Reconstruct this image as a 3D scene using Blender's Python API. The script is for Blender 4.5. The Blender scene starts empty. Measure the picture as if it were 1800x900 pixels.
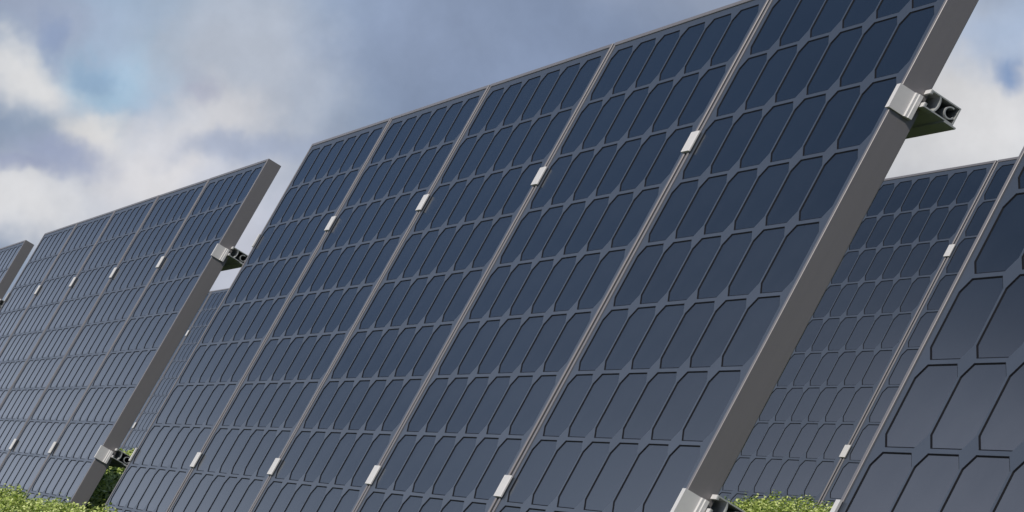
import bpy, math, random
import numpy as np
from mathutils import Vector, Matrix

# ------------------------------------------------------------------ camera
S = 0.16                                   # metres per cell pitch
W, T = 6.4472, 36.256                      # panel pitch and array pitch, in cell pitches
ROW, STAG = 16.455, -5.527 - 2 * 6.4472
GZ = -11.3                                 # ground, below the first cell of the middle array
YAW, PITCH, FPX = math.radians(71.6995), math.radians(2.8659), 5177.77
CAM = Vector((62.8528, -16.1627, -5.5854))

scene = bpy.context.scene
col = scene.collection
cd = bpy.data.cameras.new('camera')
cam = bpy.data.objects.new('camera', cd)
col.objects.link(cam)
scene.camera = cam
cd.sensor_width = 36.0
cd.lens = 36.0 * FPX / 1800.0
cd.clip_start, cd.clip_end = 0.1, 20000
fw = Vector((-math.sin(YAW) * math.cos(PITCH), math.cos(YAW) * math.cos(PITCH), math.sin(PITCH)))
rt = Vector((math.cos(YAW), math.sin(YAW), 0))
up = rt.cross(fw)
m = Matrix((rt, up, -fw)).transposed().to_4x4()
m.translation = (CAM - Vector((0, 0, GZ))) * S
cam.matrix_world = m

# ------------------------------------------------------------------ sun
sun_az, sun_el = math.radians(33), math.radians(56)    # az: from straight in front of the panels towards +x
sdir = Vector((math.sin(sun_az) * math.cos(sun_el), -math.cos(sun_az) * math.cos(sun_el), math.sin(sun_el)))
sl = bpy.data.lights.new('sun', 'SUN')
sl.energy, sl.angle, sl.color = 3.2, math.radians(0.5), (1.0, 0.95, 0.88)
sun = bpy.data.objects.new('sun', sl)
col.objects.link(sun)
sun.rotation_euler = (-sdir).to_track_quat('-Z', 'Y').to_euler()

# ------------------------------------------------------------------ world: Nishita sky under broken soft cloud
STR = 0.1
world = bpy.data.worlds.new('World')
scene.world = world
world.use_nodes = True
nt = world.node_tree
nt.nodes.clear()
N, K = nt.nodes, nt.links


def nd(t, kind, **kw):
    n = t.nodes.new(kind)
    for k, v in kw.items():
        setattr(n, k, v)
    return n


def sock(t, inp, v):
    if isinstance(v, bpy.types.NodeSocket):
        t.links.new(v, inp)
    else:
        inp.default_value = v


def mth(t, op, a, b=0.0, c=0.0):
    n = nd(t, 'ShaderNodeMath', operation=op)
    for i, v in enumerate((a, b, c)):
        sock(t, n.inputs[i], v)
    return n.outputs[0]


def vmth(t, op, a, b=(0, 0, 0)):
    n = nd(t, 'ShaderNodeVectorMath', operation=op)
    sock(t, n.inputs[0], a)
    if op == 'SCALE':
        sock(t, n.inputs['Scale'], b)
    else:
        sock(t, n.inputs[1], b)
    return n.outputs['Value'] if op in ('LENGTH', 'DOT_PRODUCT') else n.outputs[0]


def mix(t, f, a, b):
    n = nd(t, 'ShaderNodeMix', data_type='RGBA')
    sock(t, n.inputs[0], f)
    sock(t, n.inputs[6], a)
    sock(t, n.inputs[7], b)
    return n.outputs[2]


def ramp(t, f, stops):
    n = nd(t, 'ShaderNodeValToRGB')
    n.color_ramp.interpolation = 'EASE'
    e = n.color_ramp.elements
    while len(e) < len(stops):
        e.new(0.5)
    for i, (p, c) in enumerate(stops):
        e[i].position = p
        e[i].color = c if len(c) == 4 else (*c, 1)
    sock(t, n.inputs[0], f)
    return n.outputs[0]


def lin(r, g, b, k=1.0):
    f = lambda c: (c / 255 / 12.92 if c / 255 <= 0.04045 else ((c / 255 + 0.055) / 1.055) ** 2.4) * k
    return (f(r), f(g), f(b), 1)


def noise(t, vec, scale, detail=2.0, rough=0.5, dist=0.0):
    n = nd(t, 'ShaderNodeTexNoise')
    sock(t, n.inputs['Vector'], vec)
    n.inputs['Scale'].default_value = scale
    n.inputs['Detail'].default_value = detail
    n.inputs['Roughness'].default_value = rough
    n.inputs['Distortion'].default_value = dist
    return n


tc = nd(nt, 'ShaderNodeTexCoord').outputs['Generated']
sky = nd(nt, 'ShaderNodeTexSky', sky_type='NISHITA', sun_disc=False)
sky.sun_elevation = sun_el
sky.sun_rotation = math.pi - sun_az
sky.air_density, sky.dust_density = 1.0, 1.0
sx = nd(nt, 'ShaderNodeSeparateXYZ')
K.new(tc, sx.inputs[0])
az = mth(nt, 'MULTIPLY', mth(nt, 'ARCTAN2', mth(nt, 'MULTIPLY', sx.outputs[0], -1.0), sx.outputs[1]), 57.2958)
el = mth(nt, 'MULTIPLY', mth(nt, 'ARCSINE', sx.outputs[2]), 57.2958)
cx = nd(nt, 'ShaderNodeCombineXYZ')
K.new(az, cx.inputs[0])
K.new(el, cx.inputs[1])
warp = vmth(nt, 'ADD',
            vmth(nt, 'SCALE', vmth(nt, 'SUBTRACT', noise(nt, tc, 16, 2).outputs['Color'], (0.5, 0.5, 0.5)), 2.4),
            vmth(nt, 'SCALE', vmth(nt, 'SUBTRACT', noise(nt, tc, 55, 3, 0.6).outputs['Color'], (0.5, 0.5, 0.5)), 1.2))
pos = vmth(nt, 'ADD', vmth(nt, 'MULTIPLY', cx.outputs[0], (1, 1, 0)), vmth(nt, 'MULTIPLY', warp, (1, 0.8, 0)))
# haze whitens the lowest sky, deeper blue above
elr = nd(nt, 'ShaderNodeMapRange', interpolation_type='SMOOTHSTEP')
sock(nt, elr.inputs[0], el)
for i, v in zip((1, 2, 3, 4), (7.0, 19.0, 0.0, 1.0)):
    elr.inputs[i].default_value = v
veil = mix(nt, elr.outputs[0], lin(132, 146, 171, 1 / STR), lin(84, 104, 141, 1 / STR))
base = mix(nt, 0.90, sky.outputs[0], veil)
# broken clouds all over the sky
cn = noise(nt, vmth(nt, 'MULTIPLY', tc, (1, 1, 2.2)), 3.1, 5, 0.52, 0.3).outputs[0]
cm = ramp(nt, cn, [(0.50, (0, 0, 0)), (0.72, (1, 1, 1))])
cm = mth(nt, 'MULTIPLY', cm, 0.85)
base = mix(nt, cm, base, lin(200, 203, 210, 1 / STR))


def blob(base, a, e, ra, re, c, wgt, lo=0.25, hi=1.25, k=1.0):
    d = vmth(nt, 'MULTIPLY', vmth(nt, 'SUBTRACT', pos, (a, e, 0)), (1 / ra, 1 / re, 0))
    mr = nd(nt, 'ShaderNodeMapRange', interpolation_type='SMOOTHERSTEP')
    sock(nt, mr.inputs[0], vmth(nt, 'LENGTH', d))
    for i, v in zip((1, 2, 3, 4), (lo, hi, wgt, 0.0)):
        mr.inputs[i].default_value = v
    return mix(nt, mr.outputs[0], base, lin(*c, k / STR))


# the sky the panels mirror: an open blue patch, a cumulus to its left, a low bank
base = blob(base, 92, 20, 15, 13, (79, 102, 138), 0.9)
base = blob(base, 111, 17, 12.5, 11.5, (205, 218, 241), 0.9, 0.35, 1.15)
base = blob(base, 108.8, 21.5, 6.6, 7.2, (222, 230, 255), 0.95, 0.3, 1.2, 1.3)
base = blob(base, 104, 2, 22, 12, (200, 211, 232), 1.0, 0.42, 1.08)


def px2ae(x, y):
    d = fw + rt * ((x - 900) / FPX) - up * ((y - 450) / FPX)
    d.normalize()
    return math.degrees(math.atan2(-d.x, d.y)), math.degrees(math.asin(d.z))


# soft clouds and gaps: px position, half widths in px, colour, weight
DEG = 1 / (math.radians(1) * FPX)
for (x, y, rx, ry, c, wgt) in [
    (300, 60, 430, 200, (160, 180, 203), 0.9),
    (200, 130, 130, 80, (156, 184, 206), 0.8),
    (1000, 120, 520, 260, (127, 142, 170), 0.9),
    (700, 40, 260, 160, (138, 152, 178), 0.6),
    (430, 140, 190, 260, (178, 184, 196), 0.85),
    (250, 350, 330, 150, (190, 194, 204), 0.9),
    (70, 30, 190, 75, (156, 166, 188), 0.8),
    (35, 138, 125, 66, (216, 216, 217), 0.95),
    (158, 215, 90, 48, (218, 216, 214), 0.85),
    (275, 290, 150, 95, (208, 207, 210), 0.9),
    (395, 215, 110, 80, (204, 204, 208), 0.8),
    (30, 360, 150, 80, (216, 216, 218), 0.9),
    (95, 265, 110, 45, (150, 160, 188), 0.75),
    (20, 295, 80, 22, (140, 150, 180), 0.6),
    (430, 262, 150, 36, (148, 160, 184), 0.8),
    (188, 112, 45, 42, (136, 162, 190), 0.75),
    (95, 50, 42, 42, (132, 150, 184), 0.6),
    (345, 165, 35, 35, (160, 164, 186), 0.5),
    (430, 450, 140, 190, (192, 194, 205), 0.8),
    (1620, 220, 260, 200, (206, 207, 211), 1.0),
    (1720, 160, 170, 190, (216, 216, 218), 0.9),
    (1740, 30, 120, 90, (165, 182, 208), 0.85),
    (1765, 92, 50, 42, (122, 148, 188), 0.85),
    (1800, 60, 40, 60, (205, 205, 208), 0.6)]:
    a, e = px2ae(x, y)
    base = blob(base, a, e, rx * DEG, ry * DEG, c, wgt, 0.1, 1.35)
# fine mottling of the cloud deck
mot = noise(nt, tc, 42, 4, 0.6).outputs[0]
mo = nd(nt, 'ShaderNodeMapRange')
sock(nt, mo.inputs[0], mot)
for i, v in zip((1, 2, 3, 4), (0.3, 0.7, 0.93, 1.07)):
    mo.inputs[i].default_value = v
base = vmth(nt, 'SCALE', base, mo.outputs[0])
mp = nd(nt, 'ShaderNodeMapRange')
sock(nt, mp.inputs[0], noise(nt, tc, 13, 2, 0.5).outputs[0])
for i, v in zip((1, 2, 3, 4), (0.3, 0.7, 0.88, 1.12)):
    mp.inputs[i].default_value = v
base = vmth(nt, 'SCALE', base, mp.outputs[0])
bg = nd(nt, 'ShaderNodeBackground')
K.new(base, bg.inputs[0])
bg.inputs[1].default_value = STR
wo = nd(nt, 'ShaderNodeOutputWorld')
K.new(bg.outputs[0], wo.inputs[0])

scene.view_settings.view_transform = 'Standard'
scene.view_settings.look = 'None'
scene.view_settings.exposure = 0.0
scene.view_settings.gamma = 1.0
scene.render.film_transparent = False


# ------------------------------------------------------------------ materials
def mat(name, base, rough, metal=0.0, spec=0.5, var=0.0, bump=0.0, bscale=40.0, coat=0.0, grain=None, rvar=0.0):
    mm = bpy.data.materials.new(name)
    mm.use_nodes = True
    t = mm.node_tree
    b = t.nodes['Principled BSDF']
    b.inputs['Roughness'].default_value = rough
    b.inputs['Metallic'].default_value = metal
    b.inputs['Specular IOR Level'].default_value = spec
    b.inputs['Coat Weight'].default_value = coat
    b.inputs['Coat Roughness'].default_value = 0.08
    co = nd(t, 'ShaderNodeTexCoord').outputs['Object']
    if grain:
        co = vmth(t, 'MULTIPLY', co, grain)
    c4 = (*base, 1)
    if var:
        f = noise(t, co, bscale * 0.2, 4).outputs[0]
        rnd = nd(t, 'ShaderNodeObjectInfo').outputs['Random']
        f = mth(t, 'ADD', mth(t, 'MULTIPLY', f, 0.6), mth(t, 'MULTIPLY', rnd, 0.4))
        t.links.new(mix(t, f, tuple(x * (1 - var) for x in base) + (1,), tuple(x * (1 + var) for x in base) + (1,)),
                    b.inputs['Base Color'])
    else:
        b.inputs['Base Color'].default_value = c4
    if rvar:
        f = noise(t, co, 3.0, 5, 0.6).outputs[0]
        mr = nd(t, 'ShaderNodeMapRange')
        sock(t, mr.inputs[0], f)
        for i, v in zip((1, 2, 3, 4), (0.3, 0.7, rough - rvar, rough + rvar)):
            mr.inputs[i].default_value = v
        t.links.new(mr.outputs[0], b.inputs['Roughness'])
    if bump:
        bp = nd(t, 'ShaderNodeBump')
        bp.inputs['Strength'].default_value = bump
        bp.inputs['Distance'].default_value = 0.001
        t.links.new(noise(t, co, bscale, 4).outputs[0], bp.inputs['Height'])
        t.links.new(bp.outputs[0], b.inputs['Normal'])
    return mm


M_CELL = mat('silicon_cell', (0.007, 0.012, 0.019), 0.15, spec=0.5, var=0.35, rvar=0.04)
M_GRID = mat('cell_grid_sheet', (0.050, 0.062, 0.082), 0.36, spec=0.5, var=0.12, rvar=0.05)
M_EDGE_SHADE = mat('recess_edge_shade', (0.005, 0.005, 0.007), 0.7, spec=0.12)  # recess walls coloured near-black to paint in their shade
M_BACK = mat('backsheet', (0.55, 0.55, 0.56), 0.6, var=0.05)
M_SEAM_SHADE = mat('seam_shade_black', (0.012, 0.012, 0.013), 0.7)  # near-black colour stands for the shade in the panel joints
M_FRAME = mat('anodised_frame', (0.238, 0.222, 0.220), 0.45, metal=0.3, var=0.10, bump=0.12, bscale=300, grain=(1, 0.05, 1))
M_CLAMP = mat('cast_clamp', (0.68, 0.66, 0.64), 0.6, metal=0.0, spec=0.4, var=0.08, bump=0.15, bscale=400)
M_RAIL = mat('mill_aluminium', (0.42, 0.43, 0.42), 0.5, metal=0.1, var=0.10, bump=0.1, bscale=300, grain=(0.05, 1, 1))
M_STEEL = mat('galvanised_steel', (0.35, 0.36, 0.37), 0.5, metal=0.6, var=0.15, bump=0.2, bscale=120)


# ------------------------------------------------------------------ mesh helpers (u, v, n in cell pitches)
def mesh(name, vs, fs, material, mats=None, mi=None):
    me = bpy.data.meshes.new(name)
    me.from_pydata([tuple(c * S for c in v) for v in vs], [], fs)
    for x in ([material] if mats is None else mats):
        me.materials.append(x)
    if mi:
        for p, i in zip(me.polygons, mi):
            p.material_index = i
    me.update()
    return me


class G:
    def __init__(s):
        s.v, s.f = [], []

    def box(s, a, b):
        k = len(s.v)
        s.v += [(x, y, z) for x in (a[0], b[0]) for y in (a[1], b[1]) for z in (a[2], b[2])]
        s.f += [tuple(k + i for i in q) for q in ((0, 1, 3, 2), (4, 6, 7, 5), (0, 4, 5, 1), (2, 3, 7, 6), (0, 2, 6, 4), (1, 5, 7, 3))]

    def prism(s, poly, a, b, axis=0):
        """closed polygon (2D) extruded along an axis from a to b"""
        k, n = len(s.v), len(poly)
        for t in (a, b):
            for p in poly:
                q = list(p)
                q.insert(axis, t)
                s.v.append(tuple(q))
        s.f += [tuple(range(k, k + n)), tuple(range(k + 2 * n - 1, k + n - 1, -1))]
        s.f += [(k + i, k + n + i, k + n + (i + 1) % n, k + (i + 1) % n) for i in range(n)]


def link(name, me, parent=None, loc=(0, 0, 0), rot=None):
    o = bpy.data.objects.new(name, me)
    col.objects.link(o)
    if parent:
        o.parent = parent
    o.location = [c * S for c in loc]
    if rot:
        o.rotation_euler = rot
    return o


def bevel(o, w, seg=2):
    b = o.modifiers.new('edge', 'BEVEL')
    b.width, b.segments, b.limit_method, b.angle_limit = w * S, seg, 'ANGLE', math.radians(35)


# cell: octagonal wafer
CH, CW = 0.15, 0.95
U0, V0 = -0.15, 0.0
oct_ = [(CH, 0), (CW - CH, 0), (CW, CH), (CW, CW - CH), (CW - CH, CW), (CH, CW), (0, CW - CH), (0, CH)]
DEP, TAP = 0.012, 0.017
gx = G()
gx.prism([(x - CW / 2, y - CW / 2) for x, y in oct_], 0.0, 0.004, axis=2)
ME_CELL = mesh('cell', gx.v, gx.f, M_CELL)

# panel extents
UL, UR, VT, VB = -0.357, 6.002, -0.185, 10.130
LIP, HP, FD = 0.07, 0.0155, 0.34
# grid sheet: face with 60 octagonal recesses
vs, fs = [], []
def qv(*p):
    vs.append(p)
    return len(vs) - 1
ub = [UL + LIP] + [U0 + i - 0.025 for i in range(1, 6)] + [UR - LIP]
vb = [VT + LIP] + [i - 0.025 for i in range(1, 10)] + [VB - LIP]
for i in range(6):
    for j in range(10):
        c = [qv(ub[i], vb[j], 0), qv(ub[i + 1], vb[j], 0), qv(ub[i + 1], vb[j + 1], 0), qv(ub[i], vb[j + 1], 0)]
        o = [qv(U0 + i + x, j + y, 0) for x, y in oct_]
        w = [qv(U0 + i + CW / 2 + (x - CW / 2) * (1 - 2 * TAP / CW), j + CW / 2 + (y - CW / 2) * (1 - 2 * TAP / CW), DEP) for x, y in oct_]
        fs += [(c[0], c[1], o[1], o[0]), (c[1], c[2], o[3], o[2]), (c[2], c[3], o[5], o[4]), (c[3], c[0], o[7], o[6]),
               (c[0], o[0], o[7]), (c[1], o[2], o[1]), (c[2], o[4], o[3]), (c[3], o[6], o[5])]
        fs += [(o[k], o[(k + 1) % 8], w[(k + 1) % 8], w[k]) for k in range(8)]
ME_GRID = mesh('cell_grid', vs, fs, None, [M_GRID, M_EDGE_SHADE], ([0] * 8 + [1] * 8) * 60)

g = G()
g.box((UL + 0.02, VT + 0.02, DEP + 0.005), (UR - 0.02, VB - 0.02, DEP + 0.022))
ME_LAM = mesh('solar_panel', g.v, g.f, M_BACK)

# frame: hollow section mitred round the laminate
prof = [(0.0, -HP + 0.006), (0.006, -HP), (LIP - 0.006, -HP), (LIP, -HP + 0.005), (LIP, 0.001), (0.022, 0.001), (0.022, 0.06),
        (0.045, 0.06), (0.045, FD - 0.02), (0.17, FD - 0.02), (0.17, FD), (0.008, FD), (0.0, FD - 0.008)]
cor = [(UL, VT, 1, 1), (UR, VT, -1, 1), (UR, VB, -1, -1), (UL, VB, 1, -1)]
vs, fs = [], []
for (a, b, sx_, sy_) in cor:
    vs += [(a + sx_ * p, b + sy_ * p, q) for p, q in prof]
n_ = len(prof)
for c in range(4):
    for k in range(n_):
        a, b = c * n_, ((c + 1) % 4) * n_
        fs.append((a + k, a + (k + 1) % n_, b + (k + 1) % n_, b + k))
ME_FRAME = mesh('frame', vs, fs, M_FRAME)

VC = (2.33, 7.74)                     # rail lines, below the first cell row's top
# mid clamp: pressed plate with turned shoulders over the seam
SEAM = (UR + UL + W) / 2
g = G()
g.prism([(-0.152, -HP - 0.003), (-0.152, -HP - 0.022), (-0.135, -HP - 0.032), (0.135, -HP - 0.032), (0.152, -HP - 0.022), (0.152, -HP - 0.003),
         (0.020, -HP - 0.003), (0.020, FD - 0.06), (-0.020, FD - 0.06), (-0.020, -HP - 0.003)][::-1], -0.16, 0.16, axis=1)
ME_MID = mesh('mid_clamp', g.v, g.f, M_CLAMP)
# added black strip standing in for the shade in the joint between panels
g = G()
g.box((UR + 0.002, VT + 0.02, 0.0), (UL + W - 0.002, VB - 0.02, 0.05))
ME_SEAM_SHADE = mesh('seam_shade', g.v, g.f, M_SEAM_SHADE)
# end clamp: hooked lip, web down the frame side, stepped foot on the rail
g = G()
g.prism([(-0.075, -HP - 0.003), (-0.075, -HP - 0.030), (0.030, -HP - 0.030), (0.030, 0.165), (0.062, 0.175), (0.062, 0.205), (0.078, 0.215),
         (0.078, 0.262), (0.004, 0.262), (0.004, -HP - 0.003)][::-1], -0.16, 0.16, axis=1)
for va, vb_ in ((-0.262, -0.208), (-0.084, -0.026)):        # two turned-out tongues over the rail lips
    g.box((0.006, va, FD - 0.064), (0.172, vb_, FD - 0.047))
ME_END = mesh('end_clamp', g.v, g.f, M_CLAMP)
ME_ENDL = mesh('end_clamp_left', [(-x, y, z) for x, y, z in g.v], [f[::-1] for f in g.f], M_CLAMP)

# rail: open channel with a round screw port and a curved web
RL, RR = UL + 0.02, 4 * W + UR + 0.17
def rail_mesh():
    g = G()
    t = 0.016
    f0, f1 = FD - 0.045, FD + 0.375
    a, b = -0.26, -0.028
    g.box((RL, a, f0), (RR, a + t, f1))                        # upper wall
    g.box((RL, b - t, f0), (RR, b, f1))                        # lower wall
    g.box((RL, a + t, f1 - t), (RR, b - t, f1))                # back wall
    g.box((RL, a + t, f0), (RR, a + 0.05, f0 + t))             # upper lip
    g.box((RL, b - 0.055, f0), (RR, b - t, f0 + t))            # lower lip
    g.box((RL, b, f1 - 0.12), (RR, b + 0.02, f1 + 0.05))      # foot flange
    cx_, cy_, r0, r1 = -0.143, f1 - 0.10, 0.062, 0.078           # screw port ring (open towards the back)
    def arc(cx_, cy_, r0, r1, a0, a1, k):
        o = [(cx_ + r1 * math.cos(a0 + (a1 - a0) * i / k), cy_ + r1 * math.sin(a0 + (a1 - a0) * i / k)) for i in range(k + 1)]
        q = [(cx_ + r0 * math.cos(a0 + (a1 - a0) * i / k), cy_ + r0 * math.sin(a0 + (a1 - a0) * i / k)) for i in range(k + 1)]
        for i in range(k):
            g.prism([o[i], o[i + 1], q[i + 1], q[i]][::-1], RL, RR - 0.002, axis=0)
    arc(cx_, cy_, r0, r1, math.radians(-200), math.radians(70), 14)
    arc(-0.143, f0 - 0.02, 0.17, 0.186, math.radians(50), math.radians(130), 8)
    return mesh('rail', g.v, g.f, M_RAIL)
ME_RAIL = rail_mesh()

ROTX = (math.radians(-120), 0, 0)
c60, s60 = 0.5, math.sqrt(3) / 2


def loc(u, v, n):                     # panel coordinates to array coordinates (origin on the ground under cell 0)
    return (u, -c60 * v + s60 * n, -s60 * v - c60 * n - GZ)


def post_mesh(h, w=0.30):
    g = G()
    t = 0.04
    g.box((-w / 2, -w / 2, -0.5), (-w / 2 + t, w / 2, h))
    g.box((-w / 2 + t, -w / 2, -0.5), (w / 2, -w / 2 + t, h))
    g.box((-w / 2 + t, w / 2 - t, -0.5), (w / 2, w / 2, h))
    return mesh('support_post', g.v, g.f, M_STEEL)


g = G()
g.box((-0.12, 0.2, FD + 0.45), (0.12, 9.9, FD + 0.75))
ME_RAFT = mesh('rafter', g.v, g.f, M_STEEL)
zp = loc(0, 6.0, FD + 0.78)
ME_PB = post_mesh(zp[2])


random.seed(11)


def array(u0, y0, label):
    t = bpy.data.objects.new('solar_array', None)
    col.objects.link(t)
    t.empty_display_size = 0.3
    t.location = (u0 * S, y0 * S, 0)
    t['label'], t['category'], t['group'] = label, 'solar array', 'tilted solar arrays standing in two rows'
    for k in range(5):
        p = link('solar_panel', ME_LAM, t, loc(k * W, 0, 0), (ROTX[0] + math.radians(random.uniform(-0.04, 0.04)), math.radians(random.uniform(-0.05, 0.05)), 0))
        link('frame', ME_FRAME, p)
        link('cell_grid', ME_GRID, p)
        for i in range(6):
            for j in range(10):
                link('cell', ME_CELL, p, (U0 + i + CW / 2, j + CW / 2, DEP))
        if k < 4:
            link('seam_shade', ME_SEAM_SHADE, t, loc(k * W, 0, 0), ROTX)
            for v in VC:
                link('mid_clamp', ME_MID, t, loc(k * W + SEAM, v, 0), ROTX)
    for v in VC:
        link('end_clamp', ME_END, t, loc(4 * W + UR, v, 0), ROTX)
        link('end_clamp', ME_ENDL, t, loc(UL, v, 0), ROTX)
        link('rail', ME_RAIL, t, loc(0, v, 0), ROTX)
    for u in (4.0, 15.0):
        link('rafter', ME_RAFT, t, loc(u, 0, 0), ROTX)
        link('support_post', ME_PB, t, (u, zp[1] + 0.3, 0))
    return t


array(0, 0, 'large five-panel solar array filling the middle of the picture')
array(-T, 0, 'five-panel solar array left of the central one, low plants along its foot')
array(-2 * T, 0, 'farthest solar array, only its grey top corner showing at the left edge')
array(T, 0, 'nearest solar array in the lower right corner, showing the largest cells')
array(STAG, ROW, 'solar array standing behind, between the central array and the nearest one at right')
array(STAG - 2 * T, ROW, 'distant solar array seen as a thin slice through the gap left of the central one')

# ------------------------------------------------------------------ ground
def ground_mat():
    mm = bpy.data.materials.new('soil_and_grass')
    mm.use_nodes = True
    t = mm.node_tree
    b = t.nodes['Principled BSDF']
    co = nd(t, 'ShaderNodeTexCoord').outputs['Object']
    f = noise(t, co, 1.2, 8, 0.65).outputs[0]
    t.links.new(ramp(t, f, [(0.35, (0.035, 0.026, 0.016)), (0.6, (0.045, 0.065, 0.018)), (0.75, (0.08, 0.10, 0.03))]), b.inputs['Base Color'])
    b.inputs['Roughness'].default_value = 0.95
    b.inputs['Specular IOR Level'].default_value = 0.1
    return mm


me = bpy.data.meshes.new('ground')
me.from_pydata([(-6000, -6000, 0), (6000, -6000, 0), (6000, 6000, 0), (-6000, 6000, 0)], [], [(0, 1, 2, 3)])
me.materials.append(ground_mat())
o = link('ground', me)
o['kind'] = 'structure'

# ------------------------------------------------------------------ leafy ground cover
rng = np.random.default_rng(7)


def vnoise(x, y, seed, sc):
    r = np.random.default_rng(seed)
    tab = r.random((256, 256))
    x, y = x * sc + 900, y * sc + 900
    i, j = np.floor(x).astype(int), np.floor(y).astype(int)
    a, b = x - i, y - j
    a, b = a * a * (3 - 2 * a), b * b * (3 - 2 * b)
    g = lambda p, q: tab[p % 256, q % 256]
    return (g(i, j) * (1 - a) + g(i + 1, j) * a) * (1 - b) + (g(i, j + 1) * (1 - a) + g(i + 1, j + 1) * a) * b


def top(x, y):
    """height of the foliage surface above the ground, in cell pitches"""
    h = (-8.07 - GZ) + 0.50 * (vnoise(x, y, 1, 0.45) - 0.5) + 0.40 * (vnoise(x, y, 2, 1.3) - 0.5) + 0.34 * (vnoise(x, y, 3, 3.0) - 0.5)
    h = h + np.where(y < -4.9, 0.14 - 0.45 * np.clip((x - 6.5) / 4.0, 0, 1), 0.0)                    # taller on the open side of the front row
    for y0 in (0.0, ROW):                                    # stay behind and below the glass
        d = y - y0
        h = np.where((d > -5.25) & (d < 0.3), np.minimum(h, d * 1.7321 - GZ - 0.75), h)
    return h


def scatter(x0, x1, y0, y1, dens, size, thick):
    n = int((x1 - x0) * (y1 - y0) * dens)
    x, y = rng.uniform(x0, x1, n), rng.uniform(y0, y1, n)
    z = top(x, y) - thick * rng.random(n) ** 1.6 + 0.065 * rng.standard_normal(n)
    P = np.stack([x, y, z], 1)
    # leaf axes: random heading, mostly facing up and outwards
    nrm = np.stack([rng.normal(0, 0.65, n), rng.normal(0, 0.65, n), np.ones(n)], 1)
    nrm /= np.linalg.norm(nrm, axis=1)[:, None]
    a = rng.standard_normal((n, 3))
    a -= (a * nrm).sum(1)[:, None] * nrm
    a /= np.linalg.norm(a, axis=1)[:, None]
    b = np.cross(nrm, a)
    L = size * rng.uniform(0.65, 1.35, n)[:, None]
    wd = L * rng.uniform(0.26, 0.36, n)[:, None]
    q = np.stack([P - a * L / 2, P + b * wd + nrm * L * 0.08, P + a * L / 2, P - b * wd + nrm * L * 0.08], 1)
    return q.reshape(-1, 3)


def leaf_mat():
    mm = bpy.data.materials.new('leaf')
    mm.use_nodes = True
    t = mm.node_tree
    b = t.nodes['Principled BSDF']
    r = nd(t, 'ShaderNodeNewGeometry').outputs['Random Per Island']
    co = nd(t, 'ShaderNodeTexCoord').outputs['Object']
    f = mth(t, 'ADD', mth(t, 'MULTIPLY', r, 0.75), mth(t, 'MULTIPLY', noise(t, co, 4.0, 2).outputs[0], 0.3))
    c = ramp(t, f, [(0.15, (0.025, 0.06, 0.010)), (0.32, (0.20, 0.30, 0.045)), (0.58, (0.50, 0.60, 0.14)), (0.88, (0.74, 0.80, 0.34))])
    t.links.new(c, b.inputs['Base Color'])
    b.inputs['Roughness'].default_value = 0.5
    b.inputs['Specular IOR Level'].default_value = 0.35
    tr = nd(t, 'ShaderNodeBsdfTranslucent')
    t.links.new(c, tr.inputs[0])
    mx = nd(t, 'ShaderNodeMixShader')
    mx.inputs[0].default_value = 0.25
    t.links.new(b.outputs[0], mx.inputs[1])
    t.links.new(tr.outputs[0], mx.inputs[2])
    t.links.new(mx.outputs[0], t.nodes['Material Output'].inputs[0])
    return mm


parts = [
    scatter(-32, 18, -7.4, -5.25, 1350, 0.072, 0.50),             # before the left array
    scatter(-6, 9, 6, ROW - 5.25, 1350, 0.072, 0.50),         # before the back row
    scatter(-100, -6, -5.2, ROW - 5.25, 190, 0.15, 0.5),    # between the rows, seen through the gap
    scatter(9, 62, 3, ROW - 5.45, 60, 0.22, 0.5),
    scatter(18, 66, -11, -5.45, 60, 0.18, 0.5),
    scatter(-32, 18, -11, -7.4, 100, 0.14, 0.5),
    scatter(-100, -32, -9, -5.45, 60, 0.22, 0.5),
    scatter(-3, 66, -4.5, 3, 40, 0.24, 0.5),
]
V = np.concatenate(parts) * S
nq = len(V) // 4
me = bpy.data.meshes.new('leafy_ground_cover')
me.vertices.add(len(V))
me.vertices.foreach_set('co', V.ravel().astype(np.float32))
me.loops.add(nq * 4)
me.loops.foreach_set('vertex_index', np.arange(nq * 4, dtype=np.int32))
me.polygons.add(nq)
me.polygons.foreach_set('loop_start', np.arange(nq, dtype=np.int32) * 4)
me.polygons.foreach_set('loop_total', np.full(nq, 4, dtype=np.int32))
me.update(calc_edges=True)
me.materials.append(leaf_mat())
# twiggy underlayer that closes the foliage from below
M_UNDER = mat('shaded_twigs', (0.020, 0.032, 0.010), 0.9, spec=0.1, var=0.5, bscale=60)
o = bpy.data.objects.new('leafy_ground_cover', me)
col.objects.link(o)
o['kind'] = 'stuff'
o['label'] = 'low bright green small-leaved plants growing under and between the arrays'
o['category'] = 'ground cover'
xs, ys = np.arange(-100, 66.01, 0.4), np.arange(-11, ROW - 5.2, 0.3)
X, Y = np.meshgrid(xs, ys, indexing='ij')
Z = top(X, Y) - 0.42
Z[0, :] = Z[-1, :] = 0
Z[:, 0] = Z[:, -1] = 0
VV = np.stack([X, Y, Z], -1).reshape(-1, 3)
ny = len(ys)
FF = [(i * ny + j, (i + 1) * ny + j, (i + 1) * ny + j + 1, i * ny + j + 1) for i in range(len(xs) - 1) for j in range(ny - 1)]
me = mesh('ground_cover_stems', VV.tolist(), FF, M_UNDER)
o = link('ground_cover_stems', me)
o['kind'] = 'stuff'
o['label'] = 'dark twiggy underside of the low green plants'
o['category'] = 'ground cover'
